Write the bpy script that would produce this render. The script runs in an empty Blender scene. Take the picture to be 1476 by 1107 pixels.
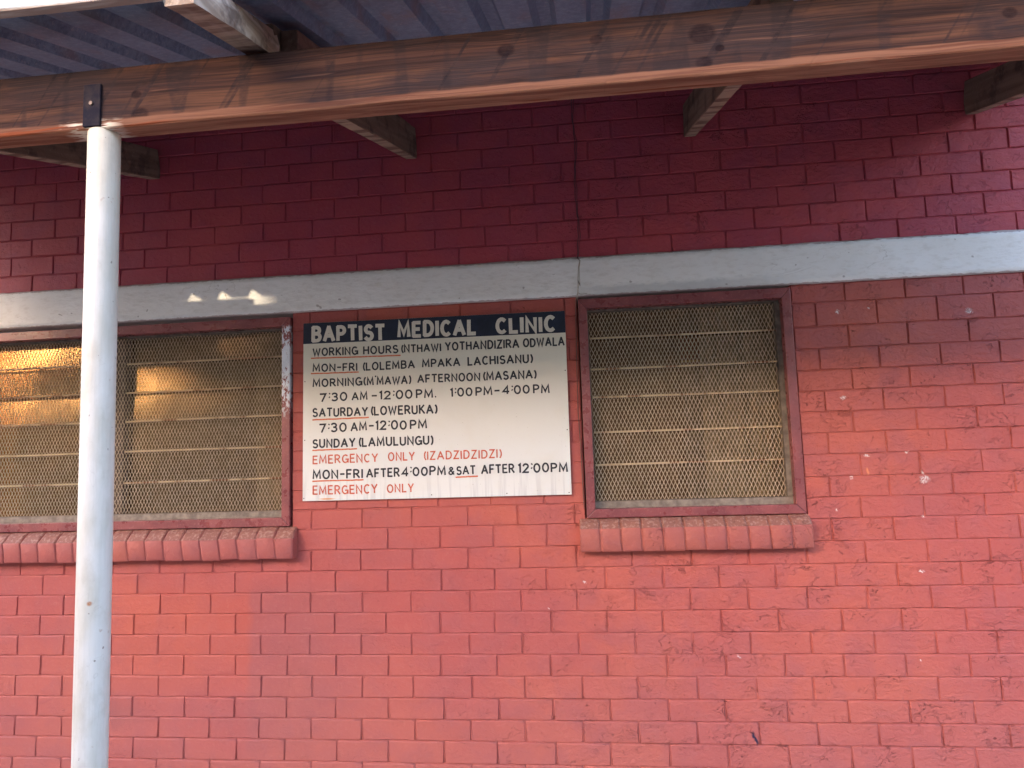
import bpy, bmesh, math, random
from mathutils import Vector, Matrix, noise
R = math.radians
rnd = random.Random(7)
SC = bpy.context.scene
COL = SC.collection

# ---------------------------------------------------------------- camera, sky, sun, exposure
cam_d = bpy.data.cameras.new('camera'); cam = bpy.data.objects.new('camera', cam_d); COL.objects.link(cam)
cr = Vector((0.99283916, 0.11534723, -0.03107127)); cu = Vector((0.04309287, -0.1032366, 0.9937229)); cf = Vector((-0.11141549, 0.98794596, 0.10746799))
M = Matrix((cr, cu, -cf)).transposed().to_4x4(); M.translation = Vector((2.574, -3.017, 1.6))
cam.matrix_world = M
cam_d.sensor_width = 36.0; cam_d.lens = 25.366; cam_d.clip_start = 0.05; cam_d.clip_end = 600
SC.camera = cam

SUN_AZ = 36.0      # degrees from the wall's outward normal, towards the left
SUN_EL = 7.47
sun_dir = Vector((-math.sin(R(SUN_AZ)) * math.cos(R(SUN_EL)), -math.cos(R(SUN_AZ)) * math.cos(R(SUN_EL)), math.sin(R(SUN_EL))))
world = bpy.data.worlds.new('World'); SC.world = world; world.use_nodes = True
wn = world.node_tree; wn.nodes.clear()
sky = wn.nodes.new('ShaderNodeTexSky'); sky.sky_type = 'NISHITA'; sky.sun_disc = False
sky.sun_elevation = R(SUN_EL); sky.sun_rotation = math.atan2(sun_dir.x, sun_dir.y)
sky.air_density = 1.0; sky.dust_density = 3.0; sky.ozone_density = 1.6
bg = wn.nodes.new('ShaderNodeBackground'); bg.inputs['Strength'].default_value = 0.15
wo = wn.nodes.new('ShaderNodeOutputWorld')
tint = wn.nodes.new('ShaderNodeMix'); tint.data_type = 'RGBA'; tint.blend_type = 'MULTIPLY'; tint.inputs[0].default_value = 1.0
tint.inputs[7].default_value = (1.0, .90, .96, 1)      # slight evening rose in the haze
wn.links.new(sky.outputs[0], tint.inputs[6]); wn.links.new(tint.outputs[2], bg.inputs[0]); wn.links.new(bg.outputs[0], wo.inputs[0])
sl = bpy.data.lights.new('sun', 'SUN'); sl.energy = 0.35; sl.angle = R(0.5); sl.color = (1.0, 0.80, 0.55)
so = bpy.data.objects.new('sun', sl); COL.objects.link(so)
so.rotation_euler = sun_dir.to_track_quat('Z', 'Y').to_euler(); so.location = (-8, -12, 6)
SC.view_settings.view_transform = 'Standard'; SC.view_settings.look = 'None'
SC.view_settings.gamma = 1.0; SC.view_settings.use_curve_mapping = False
SC.view_settings.exposure = 3.85

# ---------------------------------------------------------------- node helper
class NT:
    def __init__(s, name):
        s.m = bpy.data.materials.new(name); s.m.use_nodes = True
        s.t = s.m.node_tree; s.t.nodes.clear()
        s.out = s.t.nodes.new('ShaderNodeOutputMaterial')
    def n(s, typ, **kw):
        nd = s.t.nodes.new('ShaderNode' + typ)
        for k, v in kw.items():
            if k.startswith('_'): setattr(nd, k[1:], v)
        for k, v in kw.items():
            if k.startswith('_'): continue
            i = int(k[1:]) if k[0] == 'i' and k[1:].isdigit() else k.replace('__', ' ')
            s.put(nd.inputs[i], v)
        return nd
    def put(s, sock, v):
        if isinstance(v, bpy.types.NodeSocket): s.t.links.new(v, sock)
        elif v is not None:
            if sock.type == 'RGBA' and len(v) == 3: v = (*v, 1)
            sock.default_value = v
    def pos(s):
        return s.n('NewGeometry').outputs['Position']
    def obj(s):
        return s.n('TexCoord').outputs['Object']
    def map(s, v, scale=(1, 1, 1), loc=(0, 0, 0), rot=(0, 0, 0)):
        return s.n('Mapping', Vector=v, Scale=scale, Location=loc, Rotation=rot).outputs[0]
    def noise(s, v, sc, det=4, rough=.55, dist=0.0, col=False):
        q = s.n('TexNoise', Vector=v, Scale=sc, Detail=det, Roughness=rough, Distortion=dist)
        return q.outputs[1 if col else 0]
    def ramp(s, f, a, b, c0=0.0, c1=1.0, smooth=False):
        q = s.n('MapRange', i0=f, i1=a, i2=b, i3=c0, i4=c1)
        if smooth: q.interpolation_type = 'SMOOTHSTEP'
        return q.outputs[0]
    def mix(s, f, a, b, mode='MIX'):
        q = s.t.nodes.new('ShaderNodeMix'); q.data_type = 'RGBA'; q.blend_type = mode
        s.put(q.inputs[0], f); s.put(q.inputs[6], a); s.put(q.inputs[7], b)
        return q.outputs[2]
    def math(s, op, a, b=0.0, c=None, clamp=False):
        q = s.t.nodes.new('ShaderNodeMath'); q.operation = op; q.use_clamp = clamp
        s.put(q.inputs[0], a); s.put(q.inputs[1], b)
        if c is not None: s.put(q.inputs[2], c)
        return q.outputs[0]
    def sep(s, v):
        q = s.n('SeparateXYZ', i0=v); return q.outputs
    def bump(s, h, dist, strength=1.0, normal=None):
        return s.n('Bump', Height=h, Distance=dist, Strength=strength, Normal=normal).outputs[0]
    def spot(s, p, x, z, rx, rz, soft=.5):
        """soft mask 1 inside an ellipse on the wall plane"""
        o = s.sep(p)
        a = s.math('DIVIDE', s.math('SUBTRACT', o[0], x), rx); b = s.math('DIVIDE', s.math('SUBTRACT', o[2], z), rz)
        d = s.math('SQRT', s.math('ADD', s.math('MULTIPLY', a, a), s.math('MULTIPLY', b, b)))
        return s.ramp(d, 1.0 + soft, 1.0 - soft, 0, 1)
    def pbr(s, col, rough=.7, normal=None, metal=0.0, spec=.5, **kw):
        b = s.n('BsdfPrincipled')
        s.put(b.inputs['Base Color'], col); s.put(b.inputs['Roughness'], rough); s.put(b.inputs['Metallic'], metal)
        s.put(b.inputs['Specular IOR Level'], spec)
        if normal is not None: s.put(b.inputs['Normal'], normal)
        for k, v in kw.items(): s.put(b.inputs[k.replace('__', ' ')], v)
        s.t.links.new(b.outputs[0], s.out.inputs[0])
        return s.m

# ---------------------------------------------------------------- materials
def red_paint(name, tone=(1, 1, 1), pits=1.0, dusty=False):
    n = NT(name); p = n.pos()
    warp = n.n('VectorMath', _operation='ADD', i0=p, i1=n.n('VectorMath', _operation='SCALE', i0=n.noise(p, 14, 3, col=True), Scale=.05).outputs[0]).outputs[0]
    big = n.noise(p, 1.3, 3, .5); mid = n.noise(warp, 6, 4, .6); fine = n.noise(p, 60, 5, .65)
    oi = n.n('ObjectInfo').outputs['Random']
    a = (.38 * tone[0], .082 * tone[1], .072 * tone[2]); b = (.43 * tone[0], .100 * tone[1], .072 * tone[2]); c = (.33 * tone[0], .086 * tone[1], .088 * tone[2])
    col = n.mix(n.ramp(big, .40, .60, smooth=True), a, b)
    x = n.sep(p)[0]
    col = n.mix(n.math('MULTIPLY', n.ramp(mid, .45, .62), .55), col, c)
    col = n.mix(n.math('MULTIPLY', n.ramp(oi, .0, 1.0), .30), col, (.35 * tone[0], .082 * tone[1], .080 * tone[2]))
    # warm glow low on the left, put into the paint colour as orange
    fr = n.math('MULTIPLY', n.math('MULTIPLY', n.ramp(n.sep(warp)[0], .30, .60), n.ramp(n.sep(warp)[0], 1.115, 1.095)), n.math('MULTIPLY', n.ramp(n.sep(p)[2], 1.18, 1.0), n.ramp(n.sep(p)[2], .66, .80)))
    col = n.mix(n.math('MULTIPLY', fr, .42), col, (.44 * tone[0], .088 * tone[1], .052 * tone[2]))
    # over-painted patch with soft straight edges, lower left
    o = n.sep(warp)
    px = n.math('MULTIPLY', n.ramp(o[0], 1.085, 1.115), n.ramp(o[0], 1.75, 1.35))
    pz = n.math('MULTIPLY', n.ramp(o[2], 1.16, 1.10), n.ramp(o[2], .30, .60))
    col = n.mix(n.math('MULTIPLY', n.math('MULTIPLY', px, pz), .55), col, (.30, .085, .085))
    col = n.mix(n.math('MULTIPLY', n.spot(warp, .50, .60, .10, .06, .7), .6), col, (.28, .08, .08))
    # dust on the paint
    col = n.mix(n.math('MULTIPLY', n.ramp(fine, .52, .75), .20), col, (.50, .22, .18))
    lowz = n.ramp(n.sep(p)[2], 1.0, .2)
    col = n.mix(n.math('MULTIPLY', lowz, .18), col, (.46, .22, .19))
    # small dark pits, stretched
    pv = n.noise(n.map(warp, (1, 1, 1.5)), 70, 2, .5, .6)
    rightside = n.ramp(n.sep(p)[0], 1.9, 3.0, .22, 1.0)
    region = n.math('MULTIPLY', n.ramp(n.noise(p, 9, 2), .50, .62), rightside)
    pit = n.math('MULTIPLY', n.ramp(pv, .655, .70), region)
    col = n.mix(n.math('MULTIPLY', pit, .55 * pits), col, (.10, .02, .02))
    # cream paint specks
    m = None
    for (x, z, r) in ((3.871, 1.511, .017), (3.868, 1.535, .006), (3.668, 1.60, .007), (3.814, 1.615, .005), (3.60, 1.515, .009), (4.097, 2.168, .013), (3.60, 2.185, .009),
                      (3.535, 1.40, .006), (3.83, 1.152, .008), (3.72, 2.20, .003), (3.59, 1.845, .008), (3.86, 1.37, .006), (3.12, .837, .005), (3.802, .815, .004), (2.53, 1.13, .006), (2.38, 1.02, .004)):
        q = n.spot(warp, x, z, r * 1.0, r * .8, .45); m = q if m is None else n.math('MAXIMUM', m, q)
    m = n.math('MULTIPLY', m, n.ramp(n.noise(p, 160, 2), .42, .56))
    col = n.mix(m, col, (.70, .62, .60))
    col = n.mix(n.spot(warp, 3.662, 1.546, .006, .012, .4), col, (.62, .20, .10))
    col = n.mix(n.spot(warp, 3.167, .530, .005, .020, .4), col, (.012, .012, .04))
    if dusty:   # dust lies on the upward faces of the ledge
        up = n.ramp(n.sep(n.n('NewGeometry').outputs['True Normal'])[2], .35, .6)
        col = n.mix(n.math('MULTIPLY', up, .62), col, (.21, .115, .085))
        edge = n.ramp(n.noise(p, 80, 3), .5, .62)
        col = n.mix(n.math('MULTIPLY', n.math('MULTIPLY', up, edge), .4), col, (.50, .33, .27))
    h = n.math('ADD', n.math('MULTIPLY', mid, .6), n.math('MULTIPLY', fine, .35))
    h = n.math('ADD', h, n.math('MULTIPLY', n.noise(n.map(warp, (1, 1, 2.2)), 26, 3, .6), n.math('MULTIPLY', rightside, .6)))
    h = n.math('SUBTRACT', h, n.math('MULTIPLY', pit, .8 * pits))
    crack = n.ramp(n.math('ABSOLUTE', n.math('SUBTRACT', n.noise(n.map(warp, (1, 1, 1.6)), 9, 4, .6, 1.2), .5)), 0, .012)
    h = n.math('SUBTRACT', h, n.math('MULTIPLY', n.math('SUBTRACT', 1.0, crack), n.math('MULTIPLY', region, .5)))
    return n.pbr(col, n.ramp(fine, .3, .7, .50, .68), n.bump(h, .009, .85), spec=.35)

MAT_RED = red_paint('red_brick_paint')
MAT_RED_UP = red_paint('upper_brick_paint', (1.02, .66, 1.12), .5)  # crimson copy of the red paint for the upper courses
MAT_SILL = red_paint('sill_brick_paint', (.90, 1.08, 1.08), .8, True)

def mk_band():
    n = NT('white_limewash'); p = n.pos()
    a = n.noise(p, 3, 4); b = n.noise(n.map(p, (1, 1, 2.5)), 22, 5, .6); c = n.noise(p, 90, 3)
    col = n.mix(n.ramp(a, .35, .65), (.79, .78, .755), (.85, .85, .84))
    col = n.mix(n.math('MULTIPLY', n.ramp(b, .5, .7), .35), col, (.56, .53, .48))
    # worn grey run along the lower edge beside the cable
    o = n.sep(p)
    run = n.math('MULTIPLY', n.ramp(n.math('ADD', o[2], n.math('MULTIPLY', n.math('SUBTRACT', b, .5), .06)), 2.335, 2.318), n.math('MULTIPLY', n.ramp(o[0], 2.50, 2.66), n.ramp(o[0], 3.5, 3.1)))
    col = n.mix(n.math('MULTIPLY', run, .45), col, (.34, .36, .37))
    col = n.mix(n.math('MULTIPLY', n.spot(p, 1.66, 2.39, .016, .010, .6), .7), col, (.74, .72, .66))
    dots = n.ramp(n.noise(p, 34, 1, .4), .755, .775)
    col = n.mix(n.math('MULTIPLY', dots, .5), col, (.16, .12, .10))
    # red wall paint strayed over both edges, a hairline crack or two
    ed = n.math('MULTIPLY', n.math('SUBTRACT', n.noise(n.map(p, (1, 1, 1)), 38, 4, .6), .5), .016)
    zz = n.math('ADD', o[2], ed)
    strayed = n.math('MAXIMUM', n.ramp(zz, 2.4505, 2.4525), n.ramp(zz, 2.2935, 2.2915))
    col = n.mix(n.math('MULTIPLY', strayed, .55), col, (.20, .055, .055))
    cr = n.ramp(n.math('ABSOLUTE', n.math('SUBTRACT', n.noise(n.map(p, (.35, 1, 1.6)), 5, 4, .6, .8), .5)), .0035, .0)
    col = n.mix(n.math('MULTIPLY', n.math('MULTIPLY', cr, n.ramp(a, .45, .6)), .55), col, (.34, .31, .28))
    h = n.math('ADD', n.math('MULTIPLY', b, 1.0), n.math('MULTIPLY', c, .25))
    return n.pbr(col, .62, n.bump(h, .006, .6), spec=.3)
MAT_BAND = mk_band()

def mk_oxide():
    n = NT('red_oxide_gloss_timber'); p = n.pos()
    g = n.noise(n.map(n.obj(), (60, 60, 60)), 1, 3); f = n.noise(p, 120, 3)
    o = n.sep(p)
    col = n.mix(n.ramp(n.noise(p, 9, 4), .4, .65), (.18, .045, .052), (.25, .066, .068))
    col = n.mix(n.math('MULTIPLY', n.ramp(f, .56, .70), .35), col, (.34, .15, .13))
    # pale blue-white broken patches on the upper half of the left window's outer jamb
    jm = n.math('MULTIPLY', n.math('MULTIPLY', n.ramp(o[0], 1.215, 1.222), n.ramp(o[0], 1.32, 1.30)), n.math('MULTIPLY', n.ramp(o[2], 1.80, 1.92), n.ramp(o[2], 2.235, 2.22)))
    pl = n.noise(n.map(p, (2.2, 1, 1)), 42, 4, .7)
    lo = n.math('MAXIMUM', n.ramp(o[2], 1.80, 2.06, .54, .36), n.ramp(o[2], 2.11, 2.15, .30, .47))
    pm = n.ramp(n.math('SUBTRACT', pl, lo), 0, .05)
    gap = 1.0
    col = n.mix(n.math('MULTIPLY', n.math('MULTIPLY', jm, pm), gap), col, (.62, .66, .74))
    return n.pbr(col, n.ramp(n.noise(p, 30, 3), .3, .7, .22, .42), n.bump(n.math('ADD', g, f), .0012, .6), spec=.5)
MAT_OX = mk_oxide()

def mk_wood(name, weather=1.0, orange=False, grain=(1, 1, 1)):
    n = NT(name); o = n.obj()
    s = n.sep(o)
    wv = n.n('VectorMath', _operation='ADD', i0=o, i1=n.n('VectorMath', _operation='SCALE', i0=n.noise(o, 2.2, 2, col=True), Scale=.035).outputs[0]).outputs[0]
    ring = n.noise(n.map(wv, (1.6, 60, 105)), 1.0, 4, .6, .5)
    fib = n.noise(n.map(o, (5, 260, 260)), 1.0, 3, .6)
    patch = n.noise(n.map(o, (2.6, 6, 9)), 1.0, 4, .6)
    fresh = n.mix(n.ramp(ring, .40, .60), (.15, .062, .040), (.26, .130, .085))
    grey = n.mix(n.ramp(ring, .38, .62), (.022, .014, .014), (.058, .031, .028))
    grey = n.mix(n.math('MULTIPLY', n.ramp(patch, .46, .60), .75), grey, (.036, .028, .032))
    band = n.math('MULTIPLY', n.ramp(n.noise(n.map(o, (.8, 1, 26)), 1.0, 2), .50, .60), n.ramp(patch, .60, .48))
    grey = n.mix(n.math('MULTIPLY', band, .65), grey, (.14, .068, .044))
    # vertical water stains and saw marks, on the face only
    stain = n.ramp(n.noise(n.map(o, (13, 0, 2.5)), 1.0, 1, .5, .3), .57, .62)
    STAIN = stain; grey = n.mix(n.math('MULTIPLY', stain, .2), grey, (.030, .024, .028))
    sk = n.map(o, (1, 1, 1), rot=(0, R(-32), 0))
    saw = n.ramp(n.noise(n.map(sk, (42, 0, 1.6)), 1.0, 1), .60, .645)
    grey = n.mix(n.math('MULTIPLY', saw, .5), grey, (.035, .026, .028))
    fine = n.noise(n.map(wv, (3, 200, 330)), 1.0, 3, .7)
    grey = n.mix(n.math('MULTIPLY', n.ramp(fine, .48, .60), .36), grey, (.080, .042, .034))
    grey = n.mix(n.math('MULTIPLY', n.ramp(fine, .50, .40), .5), grey, (.028, .020, .022))
    line = n.ramp(n.noise(n.map(wv, (.7, 90, 80)), 1.0, 2, .5), .66, .70)
    grey = n.mix(n.math('MULTIPLY', line, .5), grey, (.16, .085, .062))
    brk = n.ramp(n.noise(n.map(o, (22, 10, 38)), 1.0, 5, .75), .40, .60)
    stain = n.math('MULTIPLY', stain, n.math('ADD', n.math('MULTIPLY', brk, .75), .25)); saw = n.math('MULTIPLY', saw, brk)
    grey = n.mix(n.math('MULTIPLY', stain, .55), grey, (.022, .018, .022)); grey = n.mix(n.math('MULTIPLY', saw, .62), grey, (.018, .015, .020))
    # knots
    km = None
    for (x, z, r) in ((-.815, .018, .010), (-.805, -.032, .016), (.07, .042, .015), (.50, .036, .022), (.535, -.002, .008), (.50, -.032, .014), (.27, .045, .011), (1.12, .02, .012)):
        q = n.spot(wv, x, z, r * 1.25, r, .18); km = q if km is None else n.math('MAXIMUM', km, q)
    grey = n.mix(n.math('MULTIPLY', km, n.math('ADD', n.math('MULTIPLY', brk, .35), .50)), grey, (.014, .009, .012))
    if orange:
        zz = n.math('ADD', s[2], n.math('MULTIPLY', n.math('SUBTRACT', patch, .5), .030))
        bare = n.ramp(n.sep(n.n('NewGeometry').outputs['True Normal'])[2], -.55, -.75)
        fresh = n.mix(bare, n.mix(.35, fresh, (.05, .03, .028)), n.mix(n.ramp(ring, .40, .60), (.20, .085, .055), (.33, .165, .105)))  # unweathered orange wood, underside brightened and face strip dulled to even out light
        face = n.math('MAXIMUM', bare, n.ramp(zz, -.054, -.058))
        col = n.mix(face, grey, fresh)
        col = n.mix(n.math('MULTIPLY', n.ramp(n.noise(n.map(wv, (1.0, 60, 60)), 1.0, 2), .60, .66), face), col, (.20, .06, .03))
        # cream paint left where the pipe was painted in place
        splash = n.math('MULTIPLY', n.math('MULTIPLY', n.ramp(n.math('ABSOLUTE', n.math('SUBTRACT', s[0], -.945)), .085, .04), n.ramp(s[2], -.050, -.062)), n.ramp(n.noise(n.map(o, (20, 120, 160)), 1.0, 2), .44, .52))
        col = n.mix(splash, col, (.62, .58, .50))
    else:
        col = n.mix(weather, fresh, grey)
    h = n.math('ADD', n.math('MULTIPLY', ring, .7), n.math('MULTIPLY', fib, .5))
    h = n.math('SUBTRACT', h, n.math('MULTIPLY', saw, .3))
    return n.pbr(col, .85, n.bump(h, .004, .6), spec=.04)
MAT_BEAM = mk_wood('weathered_beam_timber', orange=True)

def mk_rafter(name, a, b, c, mould=.5):
    n = NT(name); o = n.obj()
    ring = n.noise(n.map(o, (34, 1.4, 34)), 1.0, 3, .55, .4); pt = n.noise(o, 11, 4, .62); f = n.noise(o, 90, 3)
    col = n.mix(n.ramp(ring, .38, .62), a, b)
    col = n.mix(n.math('MULTIPLY', n.ramp(pt, .50, .62), mould), col, c)
    col = n.mix(n.math('MULTIPLY', n.ramp(f, .60, .70), .3), col, (.30, .24, .18))
    # planed, paler underside with dirty streaks across it
    under = n.ramp(n.sep(n.n('NewGeometry').outputs['True Normal'])[2], -.75, -.9)
    sx = n.noise(n.map(o, (4, 18, 4)), 1.0, 3, .6)
    col = n.mix(n.math('MULTIPLY', under, .75), col, n.mix(n.ramp(sx, .45, .58), (.36, .27, .20), (.13, .075, .058)))
    return n.pbr(col, .85, n.bump(n.math('ADD', ring, f), .003, .6), spec=.06)
MAT_RAFTER = mk_rafter('rafter_timber', (.15, .098, .072), (.225, .15, .112), (.032, .028, .030))
MAT_RAFTER_PALE = mk_rafter('splintered_pale_timber', (.30, .23, .18), (.52, .43, .36), (.085, .055, .05), .7)
MAT_SPLICE = mk_rafter('brown_splice_timber', (.125, .075, .062), (.18, .11, .09), (.06, .04, .04), .3)
MAT_EAVE = mk_rafter('eave_batten_timber', (.36, .27, .21), (.50, .42, .35), (.16, .10, .08), .6)

def mk_fascia():
    n = NT('white_fascia_paint'); o = n.obj(); s = n.sep(o)
    ring = n.noise(n.map(o, (1.6, 30, 26)), 1.0, 3, .5, 1.2)
    col = n.mix(n.ramp(ring, .60, .66), (.56, .60, .63), (.33, .38, .43))
    f = n.noise(n.map(o, (9, 60, 60)), 1.0, 3)
    col = n.mix(n.ramp(n.math('ADD', s[2], n.math('MULTIPLY', n.math('SUBTRACT', f, .5), .012)), -.076, -.079), col, n.mix(n.ramp(f, .4, .6), (.34, .24, .20), (.48, .40, .34)))
    return n.pbr(col, .6, n.bump(ring, .002, .5), spec=.3)
MAT_FASCIA = mk_fascia()

def mk_sheet():
    n = NT('old_galvanised_sheet'); p = n.pos()
    sp = n.noise(p, 55, 4, .7); b = n.noise(n.map(p, (3, 1, 3)), 4, 4)
    col = n.mix(n.ramp(sp, .38, .66), (.105, .15, .24), (.20, .27, .38))
    col = n.mix(n.math('MULTIPLY', n.ramp(b, .52, .70), .6), col, (.20, .14, .14))
    col = n.mix(n.math('MULTIPLY', n.ramp(n.noise(p, 90, 2, .8), .60, .68), .5), col, (.34, .35, .40))
    return n.pbr(col, n.ramp(sp, .3, .7, .45, .65), n.bump(sp, .002, .5), metal=.1)
MAT_SHEET = mk_sheet()

def mk_pole():
    n = NT('white_gloss_pipe_paint'); p = n.pos()
    a = n.noise(n.map(p, (3, 3, 1.2)), 6, 4); f = n.noise(n.map(p, (1, 1, .25)), 150, 3); sp = n.noise(p, 70, 2, .4)
    col = n.mix(n.ramp(a, .4, .65), (.60, .59, .56), (.50, .485, .43))
    col = n.mix(n.math('MULTIPLY', n.ramp(n.sep(p)[2], 2.15, 2.42), .55), col, (.62, .58, .46))
    col = n.mix(n.math('MULTIPLY', n.ramp(sp, .745, .765), .8), col, (.20, .17, .14))
    col = n.mix(n.spot(p, 1.449, 1.318, .0045, .0045, .4), col, (.36, .16, .07))
    sc = n.ramp(n.math('ABSOLUTE', n.math('SUBTRACT', n.noise(n.map(p, (5, 5, 2)), 3, 2, .5, 1.5), .5)), .004, .0)
    col = n.mix(n.math('MULTIPLY', sc, .35), col, (.40, .38, .35))
    br = n.noise(n.map(p, (1, 1, .05)), 130, 3, .6)
    col = n.mix(n.math('MULTIPLY', n.ramp(br, .50, .62), .16), col, (.40, .39, .36))
    gr = n.ramp(n.noise(n.map(p, (1, 1, .6)), 12, 5, .7), .54, .68)
    col = n.mix(n.math('MULTIPLY', gr, .30), col, (.36, .33, .27))
    ru = n.ramp(n.noise(p, 30, 3, .5), .70, .735)
    col = n.mix(n.math('MULTIPLY', ru, .55), col, (.30, .16, .09))
    return n.pbr(col, n.ramp(a, .3, .7, .38, .55), n.bump(n.math('ADD', a, n.math('MULTIPLY', br, .35)), .0022, .6), spec=.4)
MAT_POLE = mk_pole()

def simple(name, c1, c2, sc=20, rough=.6, metal=0.0, bd=.001, spec=.4, **kw):
    n = NT(name); p = n.pos(); a = n.noise(p, sc, 4)
    return n.pbr(n.mix(n.ramp(a, .38, .64), c1, c2), rough, n.bump(a, bd, .6), metal=metal, spec=spec, **kw)
MAT_TAB = simple('rusted_dark_steel', (.012, .012, .024), (.030, .024, .030), 40, .8, .0, spec=.1)
MAT_BOLT = simple('grey_bolt_steel', (.09, .07, .07), (.13, .11, .10), 60, .5, .5)
MAT_MESH = simple('expanded_metal_tan_paint', (.42, .33, .225), (.55, .44, .32), 30, .5)
def mk_bar():
    n = NT('rusty_cream_bar'); p = n.pos(); a = n.noise(n.map(p, (1, 1, 1)), 11, 3, .5)
    col = n.mix(n.ramp(a, .50, .62), (.60, .46, .27), (.24, .10, .04))
    return n.pbr(col, .55, n.bump(n.noise(p, 90), .001, .5))
MAT_BAR = mk_bar()
MAT_STEEL = simple('dusty_grey_steel_frame', (.15, .12, .10), (.26, .22, .18), 35, .6)
MAT_STEEL_DK = simple('brown_steel_mullion', (.065, .040, .028), (.11, .07, .045), 35, .6)
def mk_cable():
    n = NT('painted_over_cable'); z = n.sep(n.pos())[2]
    c = n.mix(n.ramp(z, 2.440, 2.455), (.42, .38, .33), (.10, .035, .05))
    c = n.mix(n.ramp(z, 2.285, 2.270), c, (.15, .075, .06))
    return n.pbr(c, .6)
MAT_CABLE = mk_cable()
MAT_BLACK = simple('window_gap_shadow_rebate', (.03, .02, .02), (.05, .03, .03), 30, .9)
MAT_GROUND = simple('packed_red_earth', (.10, .075, .06), (.15, .11, .085), 2, .95, bd=.02)
MAT_OPP = simple('ochre_plaster', (.42, .33, .22), (.50, .40, .28), 3, .9, bd=.003)
MAT_ROOFR = simple('rusted_roof_iron', (.16, .08, .05), (.26, .14, .09), 5, .7)
MAT_BARK = simple('tree_bark', (.09, .06, .04), (.15, .10, .07), 18, .9, bd=.01)
MAT_LEAF = simple('tree_leaves', (.035, .06, .02), (.075, .11, .035), 5, .6)
MAT_CURTAIN = simple('brown_curtain', (.16, .095, .060), (.24, .15, .095), 7, .9)
MAT_CURTAIN2 = simple('pale_net_curtain', (.42, .36, .27), (.52, .46, .36), 9, .9)
MAT_ROOM = simple('room_plaster', (.30, .24, .17), (.36, .29, .2), 4, .9)
MAT_BOX = simple('reflection_box_brown', (.26, .09, .05), (.34, .13, .07), 12, .8)
MAT_STRIP = simple('yellow_strip', (.60, .42, .18), (.66, .48, .22), 12, .6)

def mk_glass():
    n = NT('dusty_louvre_glass'); p = n.pos()
    d = n.noise(n.map(p, (1, 1, 1)), 5, 4, .6); f = n.noise(p, 45, 3)
    dust = n.n('BsdfDiffuse', Color=n.mix(n.ramp(d, .4, .65), (.095, .058, .038), (.16, .105, .07)))
    tr = n.n('BsdfTransparent', Color=(.90, .86, .76))
    gl = n.n('BsdfGlossy', Color=(1.0, .70, .38), Roughness=n.ramp(d, .3, .7, .10, .21))  # reflection tinted amber to turn the window glow orange
    fr = n.n('Fresnel', IOR=1.52)
    m1 = n.n('MixShader', i0=n.ramp(n.math('ADD', d, n.math('MULTIPLY', f, .3)), .40, .85, .06, .26), i1=tr.outputs[0], i2=dust.outputs[0])
    m2 = n.n('MixShader', i0=n.math('MULTIPLY', fr.outputs[0], .85, clamp=True), i1=m1.outputs[0], i2=gl.outputs[0])
    n.t.links.new(m2.outputs[0], n.out.inputs[0])
    return n.m
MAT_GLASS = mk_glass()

def mk_board():
    n = NT('white_sign_enamel'); p = n.pos(); o = n.sep(p)
    base = n.mix(n.ramp(o[2], 2.1, 1.65), (.64, .60, .50), (.66, .67, .66))
    st = n.noise(n.map(p, (60, 1, 3)), 1.0, 3); low = n.ramp(o[2], 1.62, 1.47)
    base = n.mix(n.math('MULTIPLY', n.math('MULTIPLY', n.ramp(st, .52, .62), low), .45), base, (.44, .44, .46))
    base = n.mix(n.math('MULTIPLY', n.ramp(n.noise(p, 7, 4), .5, .7), .22), base, (.60, .55, .45))
    base = n.mix(n.math('MULTIPLY', n.ramp(n.noise(p, 130, 2, .4), .72, .75), .45), base, (.3, .26, .22))
    base = n.mix(n.math('MULTIPLY', n.spot(p, 1.427, 1.468, .030, .0035, .4), .9), base, (.62, .25, .08))
    return n.pbr(base, .42, n.bump(n.noise(n.map(p, (1, 1, .3)), 12, 3), .003, .3), spec=.4)
MAT_BOARD = mk_board()
MAT_NAVY = simple('navy_header_paint', (.006, .010, .026), (.010, .017, .042), 30, .55, bd=.0003)
def mk_letter(name, c, c2, wear):
    n = NT(name); p = n.pos()
    w = n.ramp(n.noise(p, 120, 3, .65), .52, .66)
    return n.pbr(n.mix(n.math('MULTIPLY', w, wear), c, c2), .5, spec=.35)
MAT_LK = mk_letter('black_sign_lettering', (.018, .020, .028), (.12, .12, .13), .5)
MAT_LR = mk_letter('red_sign_lettering', (.50, .10, .055), (.72, .42, .32), .55)
MAT_LH = mk_letter('cream_header_lettering', (.62, .58, .50), (.45, .42, .38), .5)
MAT_UL = mk_letter('orange_underline', (.55, .13, .05), (.72, .42, .30), .6)

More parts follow.
